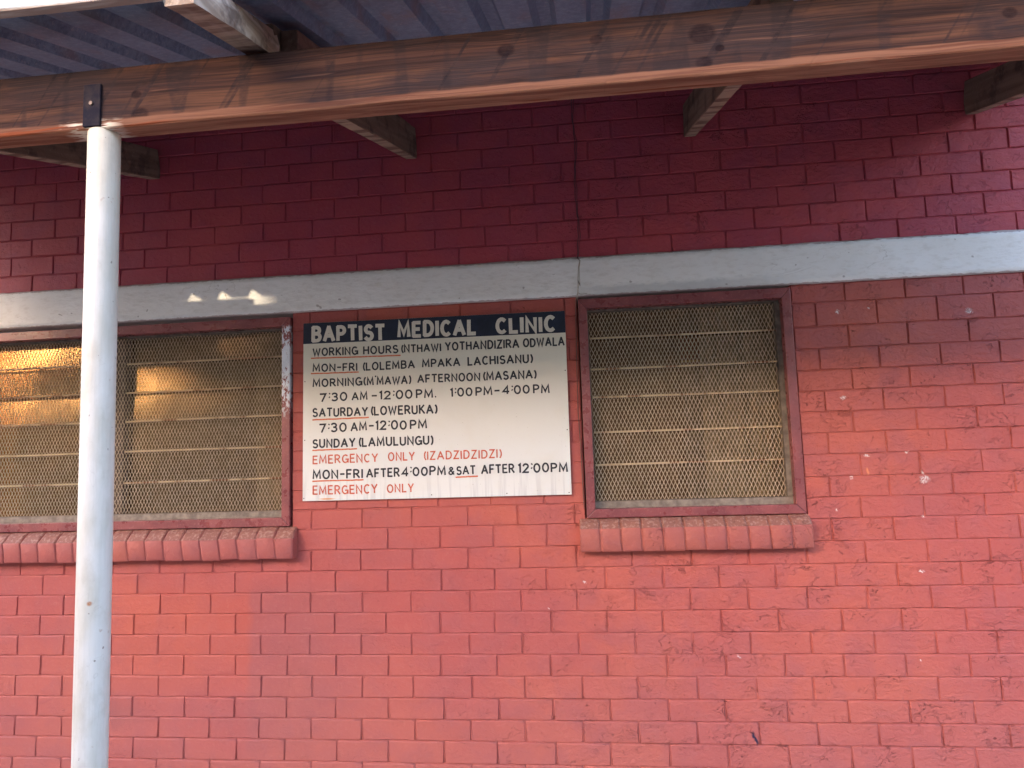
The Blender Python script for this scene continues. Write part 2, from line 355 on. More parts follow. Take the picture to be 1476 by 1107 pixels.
# ---------------------------------------------------------------- mesh helpers
def mesh_from(name, verts, faces, smooth=False):
    me = bpy.data.meshes.new(name); me.from_pydata([tuple(v) for v in verts], [], faces); me.update()
    if smooth:
        for f in me.polygons: f.use_smooth = True
    return me
def link(name, me, mat=None, parent=None, loc=None, rot=None, scale=None, **props):
    o = bpy.data.objects.new(name, me); COL.objects.link(o)
    if mat is not None and me is not None:
        if not me.materials: me.materials.append(mat)
    if parent is not None: o.parent = parent
    if loc is not None: o.location = loc
    if rot is not None: o.rotation_euler = rot
    if scale is not None: o.scale = scale
    for k, v in props.items(): o[k] = v
    return o
def thing(name, label, cat, loc=(0, 0, 0), group=None):
    o = link(name, None, loc=loc, label=label, category=cat)
    if group: o['group'] = group
    return o
class MB:
    def __init__(s): s.v = []; s.f = []
    def add(s, vs, fs):
        b = len(s.v); s.v += [tuple(v) for v in vs]; s.f += [tuple(b + i for i in f) for f in fs]
    def box(s, x0, x1, y0, y1, z0, z1):
        s.add([(x0, y0, z0), (x1, y0, z0), (x1, y1, z0), (x0, y1, z0), (x0, y0, z1), (x1, y0, z1), (x1, y1, z1), (x0, y1, z1)],
              [(0, 3, 2, 1), (4, 5, 6, 7), (0, 1, 5, 4), (1, 2, 6, 5), (2, 3, 7, 6), (3, 0, 4, 7)])
    def hexa(s, p):
        s.add(p, [(0, 3, 2, 1), (4, 5, 6, 7), (0, 1, 5, 4), (1, 2, 6, 5), (2, 3, 7, 6), (3, 0, 4, 7)])
    def strand(s, a, b, w, t):
        a = Vector(a); b = Vector(b); d = (b - a).normalized(); side = Vector((d.z, 0, -d.x)) * w * .5; dep = Vector((0, t * .5, 0))
        s.add([a - side, a - dep, a + side, a + dep, b - side, b - dep, b + side, b + dep],
              [(0, 1, 5, 4), (1, 2, 6, 5), (2, 3, 7, 6), (3, 0, 4, 7)])
    def tube(s, pts, r, n=8, cap=False):
        rings = []
        for i, p in enumerate(pts):
            p = Vector(p); a = Vector(pts[max(i - 1, 0)]); b = Vector(pts[min(i + 1, len(pts) - 1)]); d = (b - a).normalized()
            u = d.cross(Vector((0, 1, 0.01)));  u = u.normalized() if u.length > 1e-4 else Vector((1, 0, 0)); w = d.cross(u)
            rr = r[i] if isinstance(r, (list, tuple)) else r
            rings.append([p + u * math.cos(2 * math.pi * k / n) * rr + w * math.sin(2 * math.pi * k / n) * rr for k in range(n)])
        vs = [v for g in rings for v in g]; fs = []
        for i in range(len(rings) - 1):
            for k in range(n):
                fs.append((i * n + k, i * n + (k + 1) % n, (i + 1) * n + (k + 1) % n, (i + 1) * n + k))
        if cap: fs += [tuple(range(n)), tuple(range((len(rings) - 1) * n, len(rings) * n))]
        s.add(vs, fs)
    def link(s, name, mat, parent=None, smooth=False, **kw):
        return link(name, mesh_from(name, s.v, s.f, smooth), mat, parent, **kw)
def bevel_obj(o, w, seg=1, angle=40):
    m = o.modifiers.new('bevel', 'BEVEL'); m.width = w; m.segments = seg; m.limit_method = 'ANGLE'; m.angle_limit = R(angle)

# ================================================================ SETTING
gr = MB(); gr.add([(-200, -200, 0), (200, -200, 0), (200, 200, 0), (-200, 200, 0)], [(0, 1, 2, 3)])
gr.link('ground', MAT_GROUND, kind='structure')
pv = MB(); pv.box(-3, 7.5, -1.9, -.02, 0, .12)
pv.link('pavement', simple('cement_apron', (.36, .33, .29), (.44, .41, .36), 5, .85, bd=.002), kind='structure')

# ================================================================ BRICK WALLS
# joint positions read along one course (every other course is shifted half a brick)
JODD = [-.004, .22, .441, .669, .901, 1.129, 1.351, 1.569, 1.79, 2.026, 2.243, 2.473, 2.701, 2.928, 3.154, 3.377, 3.605, 3.835, 4.059]
def joints(odd, r):
    base = [JODD[0] - .225 * k for k in range(14, 0, -1)] + JODD + [JODD[-1] + .225 * k for k in range(1, 14)]
    if not odd: base = [(base[i] + base[i + 1]) / 2 for i in range(len(base) - 1)]
    return [b + r.uniform(-.008, .008) for b in base]
def brick_mesh(seed, L=.218, H=.0815, D=.045):
    """one painted brick, front at y=0, centre at x=0 z=0: weathered top arris, crisp bottom, uneven face"""
    r = random.Random(seed); nx, nz = 6, 3
    vs = []; fs = []
    def yj(i, j): return r.uniform(-.0013, .0010)
    tl = r.uniform(-.0006, .0006); tx = r.uniform(-.0008, .0008)
    cs, ct, cb = .0030, .0062, .0020
    x0, x1, z0, z1 = -L / 2, L / 2, -H / 2, H / 2
    for j in range(nz):
        for i in range(nx):
            x = x0 + cs + (L - 2 * cs) * i / (nx - 1); z = z0 + cb + (H - cb - ct) * j / (nz - 1)
            ex = (i in (0, nx - 1)); ez = (j in (0, nz - 1))
            vs.append((x + (0 if not ex else r.uniform(-.0015, .0015)), yj(i, j) + tx * (x / L * 2) + tl * (z / H * 2), z + (r.uniform(-.0014, .0014) if ez else 0)))
    for j in range(nz - 1):
        for i in range(nx - 1):
            a = j * nx + i; fs.append((a, a + 1, a + nx + 1, a + nx))
    ring = [i for i in range(nx)] + [j * nx + nx - 1 for j in range(1, nz)] + [(nz - 1) * nx + i for i in range(nx - 2, -1, -1)] + [j * nx for j in range(nz - 2, 0, -1)]
    out = []; dup = []
    for k in ring: dup.append(len(vs)); vs.append(vs[k])
    for k in ring:
        v = vs[k]; x, y, z = v; j, i = divmod(k, nx)
        if j == 0: z = z0 + r.uniform(-.0006, .0006)
        if j == nz - 1: z = z1 + r.uniform(-.0006, .0006)
        if i == 0: x = x0
        if i == nx - 1: x = x1
        out.append(len(vs)); vs.append((x, .0040, z))
    back = []
    for k in out:
        back.append(len(vs)); vs.append((vs[k][0], D, vs[k][2]))
    n = len(ring)
    for k in range(n):
        a, b = dup[k], dup[(k + 1) % n]; c, d = out[k], out[(k + 1) % n]; e, f = back[k], back[(k + 1) % n]
        fs.append((a, c, d, b)); fs.append((c, e, f, d))
    return vs, fs
VAR = []
for s in range(14):
    v, f = brick_mesh(100 + s); me = mesh_from('brick', v, f, True)
    for q, pl in enumerate(me.polygons): pl.use_smooth = q < 10
    VAR.append((me, v, f))
def lay_wall(root, lines, rects, mat, seed, view, lowest_odd):
    """lines: bed joint heights, top down.  rects: openings.  Bricks in view become parts, the rest one 'stuff' part"""
    r = random.Random(seed); cand = []
    for k in range(len(lines) - 1):
        zt, zb = lines[k], lines[k + 1]; zc = (zt + zb) / 2; H = zt - zb
        js = joints((k % 2 == 0) == lowest_odd, r)
        for i in range(len(js) - 1):
            segs = [(js[i], js[i + 1])]
            for (a, b, c, d) in rects:
                ov = min(zt, d) - max(zb, c)
                if ov <= H * .3: continue
                new = []
                for (p, q) in segs:
                    if q <= a or p >= b: new.append((p, q)); continue
                    if p < a - .012: new.append((p, a))
                    if q > b + .012: new.append((b, q))
                segs = new
            for (p, q) in segs:
                g0 = r.uniform(.0018, .0031); L = q - p - 2 * g0
                if L < .015: continue
                cand.append(((p + q) / 2, zc, L, H))
    vis = [c for c in cand if view(c[0], c[1], c[2])]
    ids = set(id(c) for c in vis[:300]); rest = MB()
    meshes = {}
    for c in cand:
        x, z, L, H = c
        var = r.randrange(len(VAR)); dy = r.uniform(-.0012, .0012); rz = r.uniform(-.004, .004); rr = r.uniform(-.0035, .0035)
        if id(c) in ids:
            me = VAR[var][0]
            if (var, mat.name) not in meshes:
                me2 = me.copy(); me2.materials.clear(); me2.materials.append(mat); meshes[(var, mat.name)] = me2
            o = link('brick', meshes[(var, mat.name)], None, root, (x, dy, z), (0, rr, rz), (L / .218, 1, (H - .0023) / .0815))
        else:
            sx, sz = L / .218, (H - .0023) / .0815
            rest.add([(v[0] * sx + x, v[1] + dy, v[2] * sz + z) for v in VAR[var][1]], VAR[var][2])
    rest.link('outer_bricks', mat, root, smooth=True, kind='stuff')
    return len(vis)
WIN_R = (2.520, 3.394, 1.362, 2.29); WIN_L = (-.435, 1.264, 1.352, 2.29)
low_lines = [2.2880, 2.2088, 2.1099, 2.0189, 1.9309, 1.8473, 1.7623, 1.6778, 1.5918, 1.5042, 1.4230, 1.3398, 1.2510, 1.1646, 1.0765, .9910, .9056, .8202, .7357, .6488, .5648, .4810, .3940]
while low_lines[-1] > .06: low_lines.append(low_lines[-1] - .0858)
up_lines = [3.32, 3.233, 3.1465, 3.0601, 2.9768, 2.8890, 2.8002, 2.7095, 2.6258, 2.5362, 2.4570]
wl = thing('brick_wall', 'lower wall of salmon red painted bricks around the sign and both windows', 'wall')
def view_low(x, z, L): return -.25 < x < 4.45 and z > .36
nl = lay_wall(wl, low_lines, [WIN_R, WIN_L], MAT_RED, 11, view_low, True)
m = MB()  # mortar bed and backing, recessed behind the brick faces
Yf, Yb = .0054, .22
m.box(-2.9, WIN_L[0], Yf, Yb, 0, 2.288); m.box(WIN_L[0], WIN_L[1], Yf, Yb, 0, WIN_L[2])
m.box(WIN_L[1], WIN_R[0], Yf, Yb, 0, 2.288); m.box(WIN_R[0], WIN_R[1], Yf, Yb, 0, WIN_R[2]); m.box(WIN_R[1], 7.0, Yf, Yb, 0, 2.288)
m.link('mortar', MAT_RED, wl)
wu = thing('brick_wall', 'upper crimson toned brick wall above the white band, shaded by the roof', 'wall', (0, 0, 2.457))
def view_up(x, z, L): return -.25 < x < 4.5 and 2.457 < z < 3.13
wu.location = (0, 0, 0)
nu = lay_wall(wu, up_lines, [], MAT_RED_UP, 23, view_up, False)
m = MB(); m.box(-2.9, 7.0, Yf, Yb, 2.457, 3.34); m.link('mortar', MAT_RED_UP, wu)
print('bricks in view', nl, nu)

# ---------------------------------------------------------------- concrete band
def band():
    nx, nz = 420, 8; x0, x1 = -2.9, 7.0; vs = []; fs = []
    for j in range(nz + 1):
        for i in range(nx + 1):
            x = x0 + (x1 - x0) * i / nx; z = 2.2885 + (.1680) * j / nz
            if j == 0: z += -.001 + .003 * noise.noise(Vector((x * 9, 0, 3))) + .0018 * noise.noise(Vector((x * 40, 0, 3)))
            if j == nz: z += .001 + .0035 * noise.noise(Vector((x * 7, 5, 3))) + .0025 * noise.noise(Vector((x * 45, 0, 9)))
            y = -.006 + .0025 * noise.noise(Vector((x * 5, 0, z * 9))) + .001 * noise.noise(Vector((x * 30, 0, z * 40)))
            vs.append((x, y, z))
    for j in range(nz):
        for i in range(nx):
            a = j * (nx + 1) + i; fs.append((a, a + 1, a + nx + 2, a + nx + 1))
    n0 = len(vs)
    for i in range(nx + 1): vs.append((vs[i][0], .22, vs[i][2])) 
    for i in range(nx + 1): vs.append((vs[i][0], .22, vs[nz * (nx + 1) + i][2]))
    for i in range(nx):
        fs.append((i, n0 + i, n0 + i + 1, i + 1)); t = nz * (nx + 1) + i; fs.append((t, t + 1, n0 + nx + 1 + i + 1, n0 + nx + 1 + i))
    o = link('concrete_band', mesh_from('concrete_band', vs, fs, True), MAT_BAND, label='white painted concrete band running across the wall above the windows', category='lintel band')
band()

# ================================================================ WINDOWS
def frame(root, x0, x1, z0, z1, w, wt, wb):
    """four mitred timber boards"""
    ya, yb = -.014, .032; g = .0006
    def pr(pts):
        m = MB(); m.hexa([(x, ya, z) for x, z in pts][:0] or [(pts[0][0], ya, pts[0][1]), (pts[1][0], ya, pts[1][1]), (pts[1][0], yb, pts[1][1]), (pts[0][0], yb, pts[0][1]),
                                                              (pts[3][0], ya, pts[3][1]), (pts[2][0], ya, pts[2][1]), (pts[2][0], yb, pts[2][1]), (pts[3][0], yb, pts[3][1])])
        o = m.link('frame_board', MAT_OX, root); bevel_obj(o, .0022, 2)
    pr([(x0 + w + g, z1 - wt), (x1 - w - g, z1 - wt), (x1 - g, z1), (x0 + g, z1)])
    pr([(x0 + g, z0), (x1 - g, z0), (x1 - w - g, z0 + wb), (x0 + w + g, z0 + wb)])
    pr([(x0, z0), (x0 + w, z0 + wb + g), (x0 + w, z1 - wt - g), (x0, z1)])
    pr([(x1 - w, z0 + wb + g), (x1, z0), (x1, z1), (x1 - w, z1 - wt - g)])
def expanded(root, x0, x1, z0, z1, seed):
    r = random.Random(seed); m = MB(); px, pz = .0156, .0345; y = .040
    nx = int((x1 - x0) / px); nz = int((z1 - z0) / pz)
    def pt(i, j):  # half-grid node
        x = x0 + (i * .5) * px; z = z0 + (j * .5) * pz
        return (x + .0009 * noise.noise(Vector((x * 12, z * 12, seed))) + .004 * noise.noise(Vector((x * 1.5, z * 1.5, seed))), y + .004 * noise.noise(Vector((x * 3, z * 3, seed + 5))), z + .0015 * noise.noise(Vector((x * 6, z * 9, seed + 2))))
    for i in range(2 * nx):
        for j in range(2 * nz):
            a, b = ((i, j), (i + 1, j + 1)) if (i + j) % 2 == 0 else ((i + 1, j), (i, j + 1))
            m.strand(pt(*a), pt(*b), .0025, .0022)
    m.link('expanded_mesh', MAT_MESH, root, kind='stuff')
def window(root, x0, x1, z0, z1, bays, bars, w, wt, wb, seed):
    r = random.Random(seed)
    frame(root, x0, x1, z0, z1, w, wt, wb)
    ix0, ix1, iz0, iz1 = x0 + w, x1 - w, z0 + wb, z1 - wt
    m = MB()  # narrow dusty steel sub-frame
    m.box(ix0 - .004, ix1 + .004, .033, .115, iz0 - .012, iz0 + .028); m.box(ix0 - .004, ix1 + .004, .05, .115, iz1 - .004, iz1 + .012)
    m.box(ix0 - .012, ix0 + .003, .05, .115, iz0 + .0282, iz1 - .0042); m.box(ix1 - .016, ix1 + .012, .05, .115, iz0 + .0282, iz1 - .0042)
    o = m.link('inner_frame', MAT_STEEL, root); bevel_obj(o, .002, 1)
    for k in range(len(bays) - 1):
        m = MB(); a = bays[k][1]; b = bays[k + 1][0]; m.box(a, b, .046, .112, iz0 + .0285, iz1 - .0045)
        m.link('mullion', MAT_STEEL_DK, root)
    expanded(root, ix0 + .004, ix1 - .014, iz0 + .030, iz1 - .004, seed)
    for (a, b) in bays:
        for zb in bars:
            m = MB(); t = r.uniform(-.0015, .0015)
            m.tube([(a + .004, .052, zb - t), ((a + b) / 2, .052 + r.uniform(-.002, .002), zb + r.uniform(-.002, .002)), (b - .004, .052, zb + t)], .0042, 6)
            m.link('bar', MAT_BAR, root, smooth=True)
        zs = [iz1 + .002] + list(bars) + [iz0 + .024]
        for i in range(len(zs) - 1):
            t, bt = zs[i], zs[i + 1] - .006; tilt = .007 + r.uniform(-.003, .003); ry = r.uniform(-.003, .003)
            m = MB(); yt, ybm = .084, .084 - tilt
            m.hexa([(a + .004, ybm - ry, bt), (b - .004, ybm + ry, bt), (b - .004, ybm + ry + .004, bt), (a + .004, ybm - ry + .004, bt),
                    (a + .004, yt - ry, t), (b - .004, yt + ry, t), (b - .004, yt + ry + .004, t), (a + .004, yt - ry + .004, t)])
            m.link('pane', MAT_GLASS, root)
def room(x0, x1, name, label):
    m = MB(); y0, y1, z0, z1 = .2205, 1.9, .9, 2.8
    vs = [(x0, y0, z0), (x1, y0, z0), (x1, y1, z0), (x0, y1, z0), (x0, y0, z1), (x1, y0, z1), (x1, y1, z1), (x0, y1, z1)]
    m.add(vs, [(0, 1, 2, 3), (4, 7, 6, 5), (1, 5, 6, 2), (2, 6, 7, 3), (3, 7, 4, 0)])
    m.link(name, MAT_ROOM, kind='structure')
def curtain(parent, name, x0, x1, z0, z1, y, mat, seed, amp=.014, fr=55):
    vs = []; fs = []; nx, nz = int((x1 - x0) / .012), 8
    for j in range(nz + 1):
        for i in range(nx + 1):
            x = x0 + (x1 - x0) * i / nx; z = z0 + (z1 - z0) * j / nz
            vs.append((x, y + amp * math.sin(x * fr + seed + .5 * math.sin(z * 3)) + .01 * noise.noise(Vector((x * 6, z * 2, seed))), z))
    for j in range(nz):
        for i in range(nx):
            a = j * (nx + 1) + i; fs.append((a, a + 1, a + nx + 2, a + nx + 1))
    return link(name, mesh_from(name, vs, fs, True), mat, parent)
RX0, RX1, RZ0, RZ1 = 2.5262, 3.3905, 1.3625, 2.2745
wr = thing('window', 'nearly square louvre window behind rusty mesh, right of the sign', 'window', (2.958, 0, 1.36)); wr.location = (0, 0, 0)
window(wr, RX0, RX1, RZ0, RZ1, [(RX0 + .039, RX1 - .052)], (2.114, 1.981, 1.860, 1.712, 1.577), .036, .041, .036, 3)
LX0, LX1, LZ0, LZ1 = -.43, 1.2585, 1.3565, 2.268
wlw = thing('window', 'wide louvre window behind mesh with orange evening reflections, left of the sign', 'window', (0, 0, 0))
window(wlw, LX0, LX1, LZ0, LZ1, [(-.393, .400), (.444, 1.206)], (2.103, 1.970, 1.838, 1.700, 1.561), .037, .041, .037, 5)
room(-.6, 1.40, 'left_room', ''); room(2.40, 3.55, 'right_room', '')
def cur(x0, x1, y, mat, lab, seed, z0=1.0, z1=2.45):
    o = curtain(None, 'curtain', x0, x1, z0, z1, y, mat, seed); o['label'] = lab; o['category'] = 'curtain'
cur(2.50, 2.98, .34, MAT_CURTAIN, 'brown curtain on the left side inside the right window', 1)
cur(3.06, 3.46, .30, MAT_CURTAIN2, 'pale curtain hanging on the right side inside the right window', 4)
cur(.95, 1.32, .30, MAT_CURTAIN2, 'pale curtain inside the left window beside the sign', 7)
cur(-.5, .14, .36, MAT_CURTAIN, 'brown curtain inside the left window, left of the white post', 2)
bx = thing('reflection_box', 'reddish brown box with yellow strips added for a reflection at the top of the right window', 'box', (2.99, .45, 2.03))
m = MB(); m.box(-.12, .12, -.03, .06, 0, .155); m.link('body', MAT_BOX, bx)  # solid box added in place of a reflection in the glass
for zz in (.012, .138):
    m = MB(); m.box(-.121, .121, -.032, -.0302, zz, zz + .007); m.link('strip', MAT_STRIP, bx)

# ---------------------------------------------------------------- brick sills
def sill(label, x0, x1, n, ztb, ztf, zb, slant, seed):
    r = random.Random(seed); root = thing('window_sill', label, 'sill', (x0, 0, zb)); yf = -.056
    w = (x1 - x0) / n
    for i in range(n):
        a = i * w + .0028; b = (i + 1) * w - .0028; sl = slant + r.uniform(-.003, .003); dy = r.uniform(-.002, .0025); dz = r.uniform(-.0018, .0018)
        if i == 0: sl0 = 0
        else: sl0 = sl
        if i == n - 1: sl1 = 0
        else: sl1 = sl
        prof = [(-.0008, zb + dz), (yf + .004 + dy, zb + dz + r.uniform(-.001, .002)), (yf + dy, zb + .006 + dz), (yf + .0005 + dy, ztf - .010 + dz), (yf + .003 + dy, ztf - .003 + dz), (yf + .007 + dy, ztf + .001 + dz), (-.030, ztf + (ztb - ztf) * .55 + dz), (-.0008, ztb + dz)]
        nsec = 5; vs = []; fs = []
        for k in range(nsec):
            t = (0, .07, .5, .93, 1)[k]
            for (y, z) in prof:
                f = 1 - (z - zb) / (ztf - zb); f = max(-.3, min(1, f)) if z < ztf else 0
                xs = a + sl0 * f + (b + sl1 * f - a - sl0 * f) * t
                inset = .003 if k in (0, nsec - 1) else 0
                yy = y + (inset if y < -.01 else 0); zz = z - (inset * .8 if z > zb + .03 and y > yf + .003 + dy else 0)
                vs.append((xs + r.uniform(-.0004, .0004), yy, zz - zb))
        q = len(prof)
        for k in range(nsec - 1):
            for j in range(q - 1):
                fs.append((k * q + j, k * q + j + 1, (k + 1) * q + j + 1, (k + 1) * q + j)[::-1])
        fs.append(tuple(range(q))); fs.append(tuple(range((nsec - 1) * q, nsec * q))[::-1])
        o = link('brick', mesh_from('brick', vs, fs, True), MAT_SILL, root)
        for pl in o.data.polygons:
            if abs(pl.normal.z) > .45: pl.use_smooth = False
    m = MB(); m.box(0.001, x1 - x0 - .001, yf + .006, -.0006, .003, ztf - zb - .006); 
    m.add([(0.001, yf + .006, ztf - zb - .006), (x1 - x0 - .001, yf + .006, ztf - zb - .006), (x1 - x0 - .001, -.0006, ztb - zb - .005), (.001, -.0006, ztb - zb - .005)], [(0, 1, 2, 3)])
    m.link('mortar', MAT_SILL, root)
sill('short ledge of upright painted bricks under the right window', 2.494, 3.402, 11, 1.3605, 1.326, 1.2315, .0035, 3)
sill('long ledge of slanting painted bricks under the left window', -.55, 1.290, 22, 1.3545, 1.313, 1.224, .012, 5)

# ================================================================ SIGN
def arc(cx, cy, rx, ry, a0, a1, n=9):
    return [(cx + rx * math.cos(R(a0 + (a1 - a0) * k / n)), cy + ry * math.sin(R(a0 + (a1 - a0) * k / n))) for k in range(n + 1)]
G = {
'A': (.74, [[(0, 0), (.37, 1)], [(.37, 1), (.74, 0)], [(.13, .33), (.61, .33)]]),
'B': (.58, [[(0, 0), (0, 1)], [(0, 1), (.26, 1)] + arc(.26, .765, .27, .235, 90, -90) + [(0, .53)], [(0, .53), (.3, .53)] + arc(.3, .265, .28, .265, 90, -90) + [(0, 0)]]),
'C': (.62, [arc(.34, .5, .34, .5, 52, 308, 16)]),
'D': (.62, [[(0, 0), (0, 1)], [(0, 1), (.24, 1)] + arc(.24, .5, .38, .5, 90, -90, 14) + [(0, 0)]]),
'E': (.50, [[(0, 0), (0, 1)], [(0, 1), (.50, 1)], [(0, .52), (.43, .52)], [(0, 0), (.52, 0)]]),
'F': (.48, [[(0, 0), (0, 1)], [(0, 1), (.50, 1)], [(0, .50), (.42, .50)]]),
'G': (.66, [arc(.36, .5, .36, .5, 52, 350, 17), [(.40, .44), (.71, .44), (.71, .02)]]),
'H': (.60, [[(0, 0), (0, 1)], [(.60, 0), (.60, 1)], [(0, .52), (.60, .52)]]),
'I': (.0, [[(0, 0), (0, 1)]]),
'K': (.58, [[(0, 0), (0, 1)], [(.54, 1), (.03, .42)], [(.17, .56), (.60, 0)]]),
'L': (.46, [[(0, 1), (0, 0), (.48, 0)]]),
'M': (.80, [[(0, 0), (.06, 1), (.40, .18), (.74, 1), (.80, 0)]]),
'N': (.62, [[(0, 0), (0, 1), (.62, 0), (.62, 1)]]),
'O': (.70, [arc(.35, .5, .35, .5, 90, 450, 22)]),
'P': (.54, [[(0, 0), (0, 1)], [(0, 1), (.27, 1)] + arc(.27, .73, .28, .27, 90, -90) + [(0, .46)]]),
'R': (.58, [[(0, 0), (0, 1)], [(0, 1), (.27, 1)] + arc(.27, .74, .27, .26, 90, -90) + [(0, .48)], [(.26, .48), (.60, 0)]]),
'S': (.54, [arc(.27, .75, .25, .25, 35, 255, 11) + arc(.27, .25, .28, .26, 85, -150, 12)]),
'T': (.58, [[(0, 1), (.60, 1)], [(.30, 1), (.30, 0)]]),
'U': (.60, [[(0, 1), (0, .30)] + arc(.30, .30, .30, .30, 180, 360, 11) + [(.60, 1)]]),
'W': (.92, [[(0, 1), (.23, 0), (.46, .86), (.69, 0), (.92, 1)]]),
'Y': (.64, [[(0, 1), (.32, .46)], [(.64, 1), (.32, .46), (.32, 0)]]),
'Z': (.56, [[(.02, 1), (.56, 1), (0, 0), (.58, 0)]]),
'0': (.60, [arc(.30, .5, .30, .5, 90, 450, 22)]),
'1': (.14, [[(.14, 0), (.14, 1), (-.02, .88)]]),
'2': (.54, [arc(.27, .73, .26, .27, 170, -35, 10) + [(0, 0), (.56, 0)]]),
'3': (.52, [arc(.24, .76, .25, .24, 150, -80, 10), arc(.24, .27, .28, .27, 95, -145, 11)]),
'4': (.60, [[(.46, 0), (.46, 1), (0, .28), (.62, .28)]]),
'7': (.54, [[(0, 1), (.56, 1), (.18, 0)]]),
'(': (.20, [arc(.42, .48, .40, .66, 128, 232, 9)]),
')': (.20, [arc(-.22, .48, .40, .66, 52, -52, 9)]),
'-': (.40, [[(0, .48), (.42, .48)]]),
'.': (.02, [[(0, 0), (.03, .03)]]),
':': (.10, [[(.02, .50), (.05, .46)], [(.04, .94), (.07, .99)]]),
"'": (.06, [[(.03, 1.22), (.03, 1.12)]]),
'&': (.62, [[(.62, 0), (.14, .72)] + arc(.30, .82, .17, .18, 190, -20, 8) + [(.08, .38)] + arc(.24, .22, .23, .22, 140, 330, 9) + [(.60, .42)]]),
}
def stroke(m, pts, hw, y, r):
    """flat painted stroke with mitred turns"""
    P = [Vector((p[0], 0, p[1])) for p in pts]; n = len(P); closed = (P[0] - P[-1]).length < 1e-5
    L, Q = [], []
    for i in range(n):
        a = P[i - 1] if i else (P[-2] if closed else P[0]); b = P[i + 1] if i < n - 1 else (P[1] if closed else P[-1])
        d1 = (P[i] - a); d2 = (b - P[i])
        if d1.length < 1e-7: d1 = d2
        if d2.length < 1e-7: d2 = d1
        d1.normalize(); d2.normalize(); t = (d1 + d2)
        if t.length < .2: t = d1.copy()
        t.normalize(); nn = Vector((-t.z, 0, t.x)); c = max(.45, nn.dot(Vector((-d1.z, 0, d1.x))))
        w = hw / c * (1 + r.uniform(-.05, .05))
        ext = Vector((0, 0, 0))
        if not closed and i == 0: ext = -d2 * hw * .5
        if not closed and i == n - 1: ext = d1 * hw * .5
        L.append(P[i] + nn * w + ext); Q.append(P[i] - nn * w + ext)
    vs = [(v.x, y, v.z) for v in L] + [(v.x, y, v.z) for v in Q]
    m.add(vs, [(i, i + 1, n + i + 1, n + i) for i in range(n - 1)])
